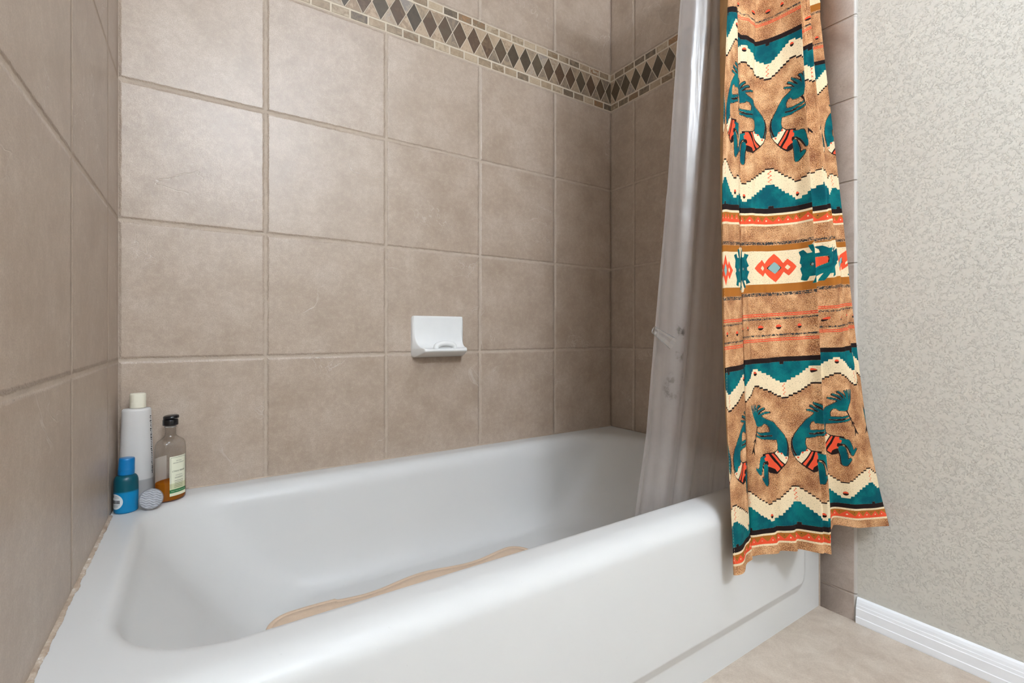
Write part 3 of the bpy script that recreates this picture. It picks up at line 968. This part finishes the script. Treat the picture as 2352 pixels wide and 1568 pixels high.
OFF = np.array([0, 0, .004, .008, .012, .014, .016, .019, .022, .024, .030, .036, .038, .042, .044, .046, .047])
XT, XM, XB = map(np.array, (XT, XM, XB))
HEM, TOP = -0.492, 1.22
zrow = np.concatenate([np.linspace(HEM, 0.74, 800), np.linspace(0.745, TOP, 60)])
seg = np.array([10, 26, 26, 10, 14, 40, 24, 30, 40, 16, 30, 30, 40, 40, 16, 24]); seg = (seg * 1.75).astype(int)
gq = np.concatenate([np.linspace(i, i + 1, n, endpoint=False) for i, n in enumerate(seg)] + [[16.0]])
gk = np.arange(17.0)
nc = len(gq)
xt, xm, xb = (np.stack([pchip(gk, A[:, k], gq) for k in (0, 1)], 1) for A in (XT, XM, XB))
sq = np.stack([np.interp(gq, gk, r) for r in S_], 0)
oq = np.interp(gq, gk, OFF)
P = np.zeros((len(zrow), nc, 3)); SV = np.zeros((len(zrow), nc)); ZV = np.zeros((len(zrow), nc))
wr_ = random.Random(2)
for i, z in enumerate(zrow):
    zc = min(z, 0.78)
    a, b, c = 0.67, 0.16, -0.45
    la = (zc - b) * (zc - c) / ((a - b) * (a - c)); lb = (zc - a) * (zc - c) / ((b - a) * (b - c)); lc = (zc - a) * (zc - b) / ((c - a) * (c - b))
    xy = xt * la + xm * lb + xb * lc
    P[i, :, :2] = xy
    # slight ripples in the cloth
    P[i, :, 1] += 0.0022 * np.sin(gq * 4.1 + 2.0 * z) + 0.0010 * np.sin(gq * 9.0 - 7 * z + 1.0)
    hemf = math.exp(-((z - HEM) / 0.05) ** 2)
    P[i, :, 1] -= hemf * 0.004 * np.sin(gq * 5.3 + 0.5)
    P[i, :, 2] = CAMH + z + oq
    kz = np.interp(z, ZL[::-1], [3, 2, 1, 0])
    k0 = int(min(2, math.floor(kz))); tt = kz - k0
    SV[i] = sq[k0] * (1 - tt) + sq[k0 + 1] * tt
    ZV[i] = z
P[:, :, 0] = np.minimum(P[:, :, 0], W - 0.005)
# keep the cloth clear of the apron and rim
low = P[:, :, 2] < RIM + 0.02
P[:, :, 1] = np.where(low, np.minimum(P[:, :, 1], -0.7775), P[:, :, 1])

TV = np.where(ZV > -0.0765, ZV, 0.657 + (ZV + 0.0765) / 0.913)
TP = 0.7335
TV = np.where(TV > 0.6645, TV - TP, TV)
TV = np.where(TV < -0.069, TV + TP, TV)                    # pattern coordinate, one repeat
Q = np.abs(((SV - 0.07 + 0.14) % 0.28) - 0.14)             # 0 at the backs, 0.14 at the faces
COLS = ['cream', 'brown', 'teal', 'grey', 'red', 'dark', 'squig']
F = {k: np.full(SV.shape, 0.05) for k in COLS}


def paint(col, sd):
    for k in COLS:
        if k == col: F[k] = np.minimum(F[k], sd)
        else: F[k] = np.maximum(F[k], -sd)


def band(t0, t1): return np.abs(TV - (t0 + t1) / 2) - abs(t1 - t0) / 2
def AND(*a):
    r = a[0]
    for b in a[1:]: r = np.maximum(r, b)
    return r
def ORR(*a):
    r = a[0]
    for b in a[1:]: r = np.minimum(r, b)
    return r


zz14 = np.minimum(Q % 0.14, 0.14 - Q % 0.14)               # distance to a squiggle line, 0 .. .07
step = np.floor(zz14 / 0.0088) / 7.0                       # 0 at squiggle, 1 at dot
step = np.clip(step, 0, 1)
# upper zigzag under the black line at .657
paint('teal', AND(TV - 0.652, -(TV - (0.567 + 0.034 * step))))
up_, dn_ = 0.602 + 0.037 * step, 0.567 + 0.033 * step
paint('dark', AND(TV - up_, (dn_ - 0.004) - TV))
paint('cream', AND(TV - up_, dn_ - TV))
paint('dark', band(0.652, 0.663))
paint('dark', AND(band(0.646, 0.654), zz14 - 0.0045))
# lower zigzag, mirrored
up2, dn2 = 0.352 - 0.036 * step, 0.317 - 0.040 * step
paint('dark', AND(TV - up2 - 0.004, dn2 - TV, 0.31 - TV + 0.0) if False else AND(TV - (up2 + 0.003), dn2 - TV))
paint('cream', AND(TV - up2, dn2 - TV))
paint('teal', AND(TV - dn2, 0.262 - TV))
paint('dark', band(0.251, 0.2625))
paint('dark', AND(band(0.260, 0.268), zz14 - 0.0045))
# small pairs of dots on the zigzag and the red squiggles
dd = 0.07 - zz14
for tc, sg in ((0.628, 1), (0.289, -1)):
    r_ = np.hypot(dd, TV - tc) - 0.0052
    paint('dark', r_); paint('red', AND(r_, (tc + 0.0002) - TV))
for t0, t1 in ((0.569, 0.600), (0.319, 0.350)):
    zgx = np.abs(((TV - t0) / 0.0095) % 1 - 0.5) * 0.013 - 0.00325
    sgn = np.where((SV - 0.07) % 0.14 > 0.07, -1, 1) * zz14
    paint('red', AND(np.abs(sgn - zgx) - 0.0011, band(t0, t1)))
# triangle border
paint('cream', band(0.222, 0.251))
paint('brown', band(0.2265, 0.2462))
tw = 0.0240
tri = np.abs((SV % tw) - tw / 2)
paint('red', AND(TV - (0.2440 - tri * 1.05), 0.2268 - TV))
paint('cream', np.hypot(tri, TV - 0.2345) - 0.0018)
paint('dark', np.hypot(tw / 2 - tri, TV - 0.2405) - 0.0012)
# diamond frieze
paint('squig', band(0.1795, 0.1865)); paint('squig', band(0.0655, 0.0725))
paint('brown', band(0.0735, 0.1785))
notch = 0.084 + (TV - 0.165) * 0.9
paint('cream', band(0.0915, 0.1655))
paint('cream', AND(band(0.1655, 0.176), (0.085 + (TV - 0.1655) * 1.0) - Q))
paint('cream', AND(band(0.0765, 0.0915), (0.085 + (0.0915 - TV) * 1.0) - Q))
tcn = 0.1275
ay_ = np.abs(TV - tcn)
def rhomb(qx, qy, hx, hy): return (np.abs(qx) / hx + np.abs(qy) / hy - 1) * min(hx, hy) * 0.7
paint('red', ORR(rhomb(Q, ay_, 0.030, 0.032), rhomb(Q - 0.031, ay_, 0.021, 0.019)))
paint('cream', ORR(rhomb(Q - 0.030, ay_, 0.0062, 0.0062)))
paint('dark', rhomb(Q, ay_, 0.0155, 0.0135)); paint('grey', AND(rhomb(Q, ay_, 0.0125, 0.0135)))


def poly(px, py, pts):
    """signed distance to a polygon, negative inside"""
    pts = np.asarray(pts, float)
    d = np.full(px.shape, 1e9); inside = np.zeros(px.shape, bool)
    n = len(pts)
    for i in range(n):
        a, b = pts[i], pts[(i + 1) % n]
        ex, ey = b - a
        wx_, wy_ = px - a[0], py - a[1]
        t = np.clip((wx_ * ex + wy_ * ey) / (ex * ex + ey * ey + 1e-12), 0, 1)
        d = np.minimum(d, (wx_ - ex * t) ** 2 + (wy_ - ey * t) ** 2)
        cnd = (a[1] > py) != (b[1] > py)
        xi = a[0] + (py - a[1]) * ex / (ey if abs(ey) > 1e-9 else 1e-9)
        inside ^= cnd & (px < xi)
    d = np.sqrt(d)
    return np.where(inside, -d, d)


def path(px, py, pts, r0, r1=None):
    r1 = r0 if r1 is None else r1
    d = np.full(px.shape, 1e9)
    n = len(pts) - 1
    for i in range(n):
        a, b = np.array(pts[i], float), np.array(pts[i + 1], float)
        e_ = b - a
        t = np.clip(((px - a[0]) * e_[0] + (py - a[1]) * e_[1]) / (e_ @ e_), 0, 1)
        rr = r0 + (r1 - r0) * (i + t) / n
        d = np.minimum(d, np.hypot(px - a[0] - e_[0] * t, py - a[1] - e_[1] * t) - rr)
    return d


def bez(a, b, c, n=8):
    return [tuple((1 - t) ** 2 * np.array(a) + 2 * t * (1 - t) * np.array(b) + t * t * np.array(c)) for t in np.linspace(0, 1, n)]


# only work on the windows that hold motifs
def windowed(mask_rows, fn):
    global TV, Q, F
    keepT, keepQ, keepF = TV, Q, F
    TV, Q = keepT[mask_rows], keepQ[mask_rows]
    F = {k: v[mask_rows] for k, v in keepF.items()}
    fn()
    sub = F
    TV, Q, F = keepT, keepQ, keepF
    for k in COLS: F[k][mask_rows] = sub[k]


SC = 0.0001765


def star_fn():
    px = (0.14 - Q) / 0.000178; py = np.abs(TV - 0.1275) / 0.000155
    wing = [(430, 40), (400, 130), (435, 200), (355, 222), (330, 165), (275, 165), (318, 275), (265, 280), (215, 150), (180, 215), (150, 150), (60, 160), (150, 255), (85, 262), (45, 215), (-40, 225), (-60, -10), (430, -10), (395, 10)]
    paint('teal', poly(px, py, wing) * SC)
    paint('dark', rhomb((px - 295) * SC, py * SC, 24 * SC, 26 * SC)); paint('grey', rhomb((px - 292) * SC, py * SC, 15 * SC, 17 * SC))
    sgn = np.abs(px)
    hx = ORR(poly(sgn, py, [(-5, 95), (40, 92), (75, 60), (118, 0), (118, -5), (-5, -5)]))
    paint('dark', hx * SC - 0.0012); paint('red', hx * SC)


def dancer_fn():
    px = 1340 - Q / SC; py = 870 - (TV - 0.4572) / 0.0001665
    K = 0.00017
    hair = [path(px, py, bez(s, c, t), 14, 11) for s, c, t in (
        ((800, 480), (735, 410), (714, 290)), ((808, 470), (772, 390), (772, 288)), ((830, 450), (815, 370), (828, 288)),
        ((850, 450), (838, 340), (872, 298)), ((870, 445), (880, 350), (958, 306)), ((890, 445), (930, 375), (1022, 346)), ((930, 450), (1000, 415), (1075, 405)))]
    hair = ORR(*hair)
    head = poly(px, py, [(795, 485), (835, 440), (900, 428), (965, 446), (1015, 490), (1005, 555), (955, 596), (890, 602), (845, 578), (822, 525)])
    body = poly(px, py, [(935, 432), (1010, 480), (1110, 545), (1200, 640), (1270, 750), (1310, 860), (1318, 960), (1300, 1070), (1240, 1062), (1180, 1015), (1140, 945), (1155, 880), (1140, 800), (1095, 760), (1066, 690), (1066, 620), (1040, 575), (1000, 560)])
    arm1 = path(px, py, bez((1120, 700), (960, 735), (845, 675)), 26, 9)
    arm2 = path(px, py, bez((1150, 770), (960, 785), (795, 715)), 26, 10)
    leg1 = ORR(path(px, py, [(960, 1060), (890, 1075), (855, 1140), (820, 1245)], 42, 34), path(px, py, [(820, 1250), (735, 1188)], 34, 16))
    leg2 = ORR(path(px, py, [(955, 1180), (935, 1280), (930, 1400)], 42, 36), path(px, py, [(930, 1420), (865, 1340)], 30, 18))
    shape = ORR(hair, head, body, arm1, arm2, leg1, leg2)
    offset_outline = ORR(path(px - 7, py - 8, [(960, 1060), (890, 1075), (855, 1140), (820, 1245)], 42, 34), path(px - 7, py - 8, [(955, 1180), (935, 1280), (930, 1400)], 42, 36), hair + 4, body, head)  # dark outline of the print, offset from the figure
    paint('dark', ORR(shape - 9, path(px - 8, py - 8, [(820, 1245), (855, 1140)], 32), offset_outline - 5, path(px - 9, py - 6, bez((870, 445), (880, 350), (958, 306)), 14), path(px - 9, py - 10, bez((890, 445), (930, 375), (1022, 346)), 14)) * K)
    skirt = poly(px, py, [(925, 1000), (1075, 985), (1135, 945), (1300, 1062), (1275, 1125), (1225, 1180), (1080, 1278), (1010, 1260), (960, 1160)])
    paint('dark', (skirt - 8) * K)
    paint('teal', shape * K)
    paint('dark', path(px, py, [(915, 738), (1000, 748), (1080, 735)], 9, 6) * K)
    paint('dark', path(px, py, bez((1300, 800), (1345, 980), (1215, 1185)), 6, 9) * K)
    paint('cream', poly(px, py, [(1068, 1000), (1130, 952), (1152, 990), (1215, 1000), (1240, 1055), (1300, 1066), (1275, 1122), (1228, 1168), (1150, 1085)]) * K)
    paint('red', ORR(np.hypot(px - 1138, py - 978) - 14, np.hypot(px - 1202, py - 1010) - 13, np.hypot(px - 1262, py - 1082) - 13) * K)
    paint('red', poly(px, py, [(972, 1002), (1082, 992), (1228, 1168), (1090, 1255), (1072, 1215), (1032, 1190), (985, 1172), (1012, 1140), (1000, 1100), (955, 1090), (948, 1050), (978, 1040)]) * K)
    paint('dark', ORR(path(px, py, [(1038, 1000), (1085, 1100), (1170, 1212)], 13, 18), path(px, py, [(1082, 994), (1140, 1080), (1224, 1168)], 8, 10)) * K)
    fl_ = ORR(path(px, py, [(862, 605), (820, 690), (765, 775), (700, 870), (650, 962)], 11, 9), path(px, py, [(772, 770), (778, 835)], 10), path(px, py, [(700, 880), (712, 985)], 10, 8), path(px, py, [(745, 775), (700, 808)], 9, 7), path(px, py, [(690, 905), (684, 950)], 8))
    paint('dark', fl_ * K)


windowed((TV[:, 0] > 0.085) & (TV[:, 0] < 0.172), star_fn)
windowed((TV[:, 0] > 0.33) & (TV[:, 0] < 0.60), dancer_fn)
# thin stripes and beads between the friezes
paint('red', ORR(band(0.0245, 0.0265), band(0.0205, 0.0225)))
paint('squig', band(0.0125, 0.0165)); paint('squig', band(-0.0235, -0.0195))
paint('red', ORR(band(-0.0305, -0.0285), band(-0.0345, -0.0325)))
bd = np.abs((SV % 0.0467) - 0.02335)
rb2 = np.hypot(bd * 0.85, TV + 0.004) - 0.0052
paint('dark', rb2); paint('red', AND(rb2, -0.0045 - TV))
# hem stitching down the leading edge
paint('cream', AND(np.abs(SV + 0.224) - 0.0006, np.abs((ZV % 0.006) - 0.003) - 0.0022))

me = grid_mesh('shower_curtain', P)
F2 = F
for k in COLS:
    a = me.attributes.new('print_' + k, 'FLOAT', 'POINT')
    a.data.foreach_set('value', (F2[k].ravel() * 100).astype(np.float32))
a = me.attributes.new('cloth_uv', 'FLOAT_VECTOR', 'POINT')
uvw = np.stack([SV, ZV, np.zeros_like(SV)], 2)
a.data.foreach_set('vector', uvw.ravel().astype(np.float32))


def cloth_material():
    M = Mat('printed_cotton'); M.pos()
    at = M.node('ShaderNodeAttribute', attribute_name='cloth_uv'); uv = at.outputs['Vector']
    g1 = M.noise(uv, 620, 2, 0.8); g2 = M.noise(uv, 820, 2, 0.75); cl = M.noise(uv, 22, 3, 0.6)
    g3 = M.noise(uv, 520, 2, 0.6)
    base = M.ramp(cl, [(0.3, srgb(178, 114, 66)), (0.5, srgb(202, 142, 90)), (0.68, srgb(226, 174, 126))])
    base = M.mix(g2.sstep(0.50, 0.60) * 0.75, base, srgb(250, 214, 172))
    base = M.mix((g1 + (cl - 0.5) * -0.3).sstep(0.505, 0.55) * 0.9, base, srgb(108, 60, 38))
    cream = M.mix(g3.sstep(0.60, 0.67) * 0.8, srgb(236, 214, 176), srgb(120, 98, 76))
    tealn = M.mix(cl.sstep(0.35, 0.65), srgb(4, 82, 92), srgb(8, 116, 116))
    teal = M.mix(g1.sstep(0.5, 0.65) * 0.55, tealn, srgb(4, 58, 72))
    red = M.mix(g3.sstep(0.6, 0.7) * 0.3, srgb(232, 84, 52), srgb(240, 130, 100))
    brown = M.mix(g2.sstep(0.45, 0.65) * 0.4, srgb(172, 106, 40), srgb(138, 78, 26))
    cols = dict(cream=cream, brown=brown, teal=teal, grey=srgb(140, 172, 170), red=red, dark=srgb(36, 24, 22))
    c = base
    for k in COLS:
        t = M.node('ShaderNodeAttribute', attribute_name='print_' + k)
        f = X(M.nt, t.outputs['Fac'])
        wob = (M.noise(uv, 260, 2) - 0.5) * 0.06
        msk = (f + wob).sstep(-0.025, 0.025, 1.0, 0.0)
        if k == 'squig':
            sq_ = M.noise(uv, 330, 1, 0.4)
            msk = msk * (sq_ - 0.5).abs().sstep(0.045, 0.075, 1.0, 0.0).max(M.noise(uv, 200, 1).sstep(0.52, 0.56))
            c = M.mix(msk, c, srgb(56, 58, 58))
        else:
            c = M.mix(msk, c, cols[k])
    geo = M.node('ShaderNodeNewGeometry')
    su = M.node('ShaderNodeSeparateXYZ'); M.L(uv, su.inputs[0])
    turned = X(M.nt, su.outputs[0]).lt(-0.238)                  # the turned-in hem shows the unprinted back
    c = M.mix((X(M.nt, geo.outputs['Backfacing']) * 0.75).max(turned * 0.9), c, srgb(206, 164, 112))
    wv = M.noise(uv, 900, 1, 0.5)
    big = M.noise(uv, 14, 3, 0.5)
    nr = M.bump(wv * 0.15 + big * 1.4, 0.004, 0.6)
    sh = M.bsdf(c, 0.85, 0.15, nr)
    tl = M.node('ShaderNodeBsdfTranslucent'); M.L(c, tl.inputs[0])
    mx = M.node('ShaderNodeMixShader'); mx.inputs[0].default_value = 0.12
    M.L(sh, mx.inputs[1]); M.L(tl.outputs[0], mx.inputs[2])
    return M.done(mx.outputs[0])


cur = link('shower_curtain', me, cloth_material())
tag(cur, 'orange, teal and cream southwestern print fabric shower curtain bunched against the wall', 'shower curtain')

# ------------------------------------------------------------------ light
def point(name, loc, power, radius, col=(0.80, 0.905, 1.06)):
    l = bpy.data.lights.new(name, 'POINT'); l.energy = power; l.shadow_soft_size = radius; l.color = col
    o = bpy.data.objects.new(name, l); COL.objects.link(o); o.location = loc
    return o


for i, x in enumerate((0.25, 0.38, 0.51)):
    point('vanity_bulb', (x, ROOM_Y + 0.16, 2.18), 12.2, 0.035)
al = bpy.data.lights.new('ceiling_fill', 'AREA'); al.energy = 4.5; al.shape = 'DISK'; al.size = 0.55; al.color = (0.80, 0.905, 1.06)  # overhead fill added for more top light; no such fitting is seen
ao = bpy.data.objects.new('ceiling_fill', al); COL.objects.link(ao); ao.location = (0.75, -1.55, CEIL - 0.02)

w = bpy.data.worlds.new('World'); scene.world = w
w.use_nodes = True
w.node_tree.nodes['Background'].inputs[0].default_value = (0.9, 0.95, 1, 1)
w.node_tree.nodes['Background'].inputs[1].default_value = 0.05

# ------------------------------------------------------------------ camera
cam = bpy.data.cameras.new('camera'); co = bpy.data.objects.new('camera', cam); COL.objects.link(co)
co.location = (0.1535, -1.3622, CAMH)
co.rotation_euler = (math.radians(90), 0, -0.5824)
cam.sensor_width = 36; cam.sensor_fit = 'HORIZONTAL'
cam.lens = 1086.21 / 2352 * 36
cam.shift_y = -(784 - 764.88) / 2352
cam.clip_start = 0.01
scene.camera = co

scene.view_settings.view_transform = 'Standard'
scene.view_settings.look = 'None'
scene.view_settings.exposure = 1.18
scene.view_settings.gamma = 1
scene.view_settings.use_curve_mapping = False
scene.cycles.max_bounces = 8
scene.cycles.diffuse_bounces = 4
scene.cycles.use_adaptive_sampling = True
scene.cycles.adaptive_threshold = 0.06
scene.cycles.transparent_max_bounces = 16
scene.cycles.use_denoising = True
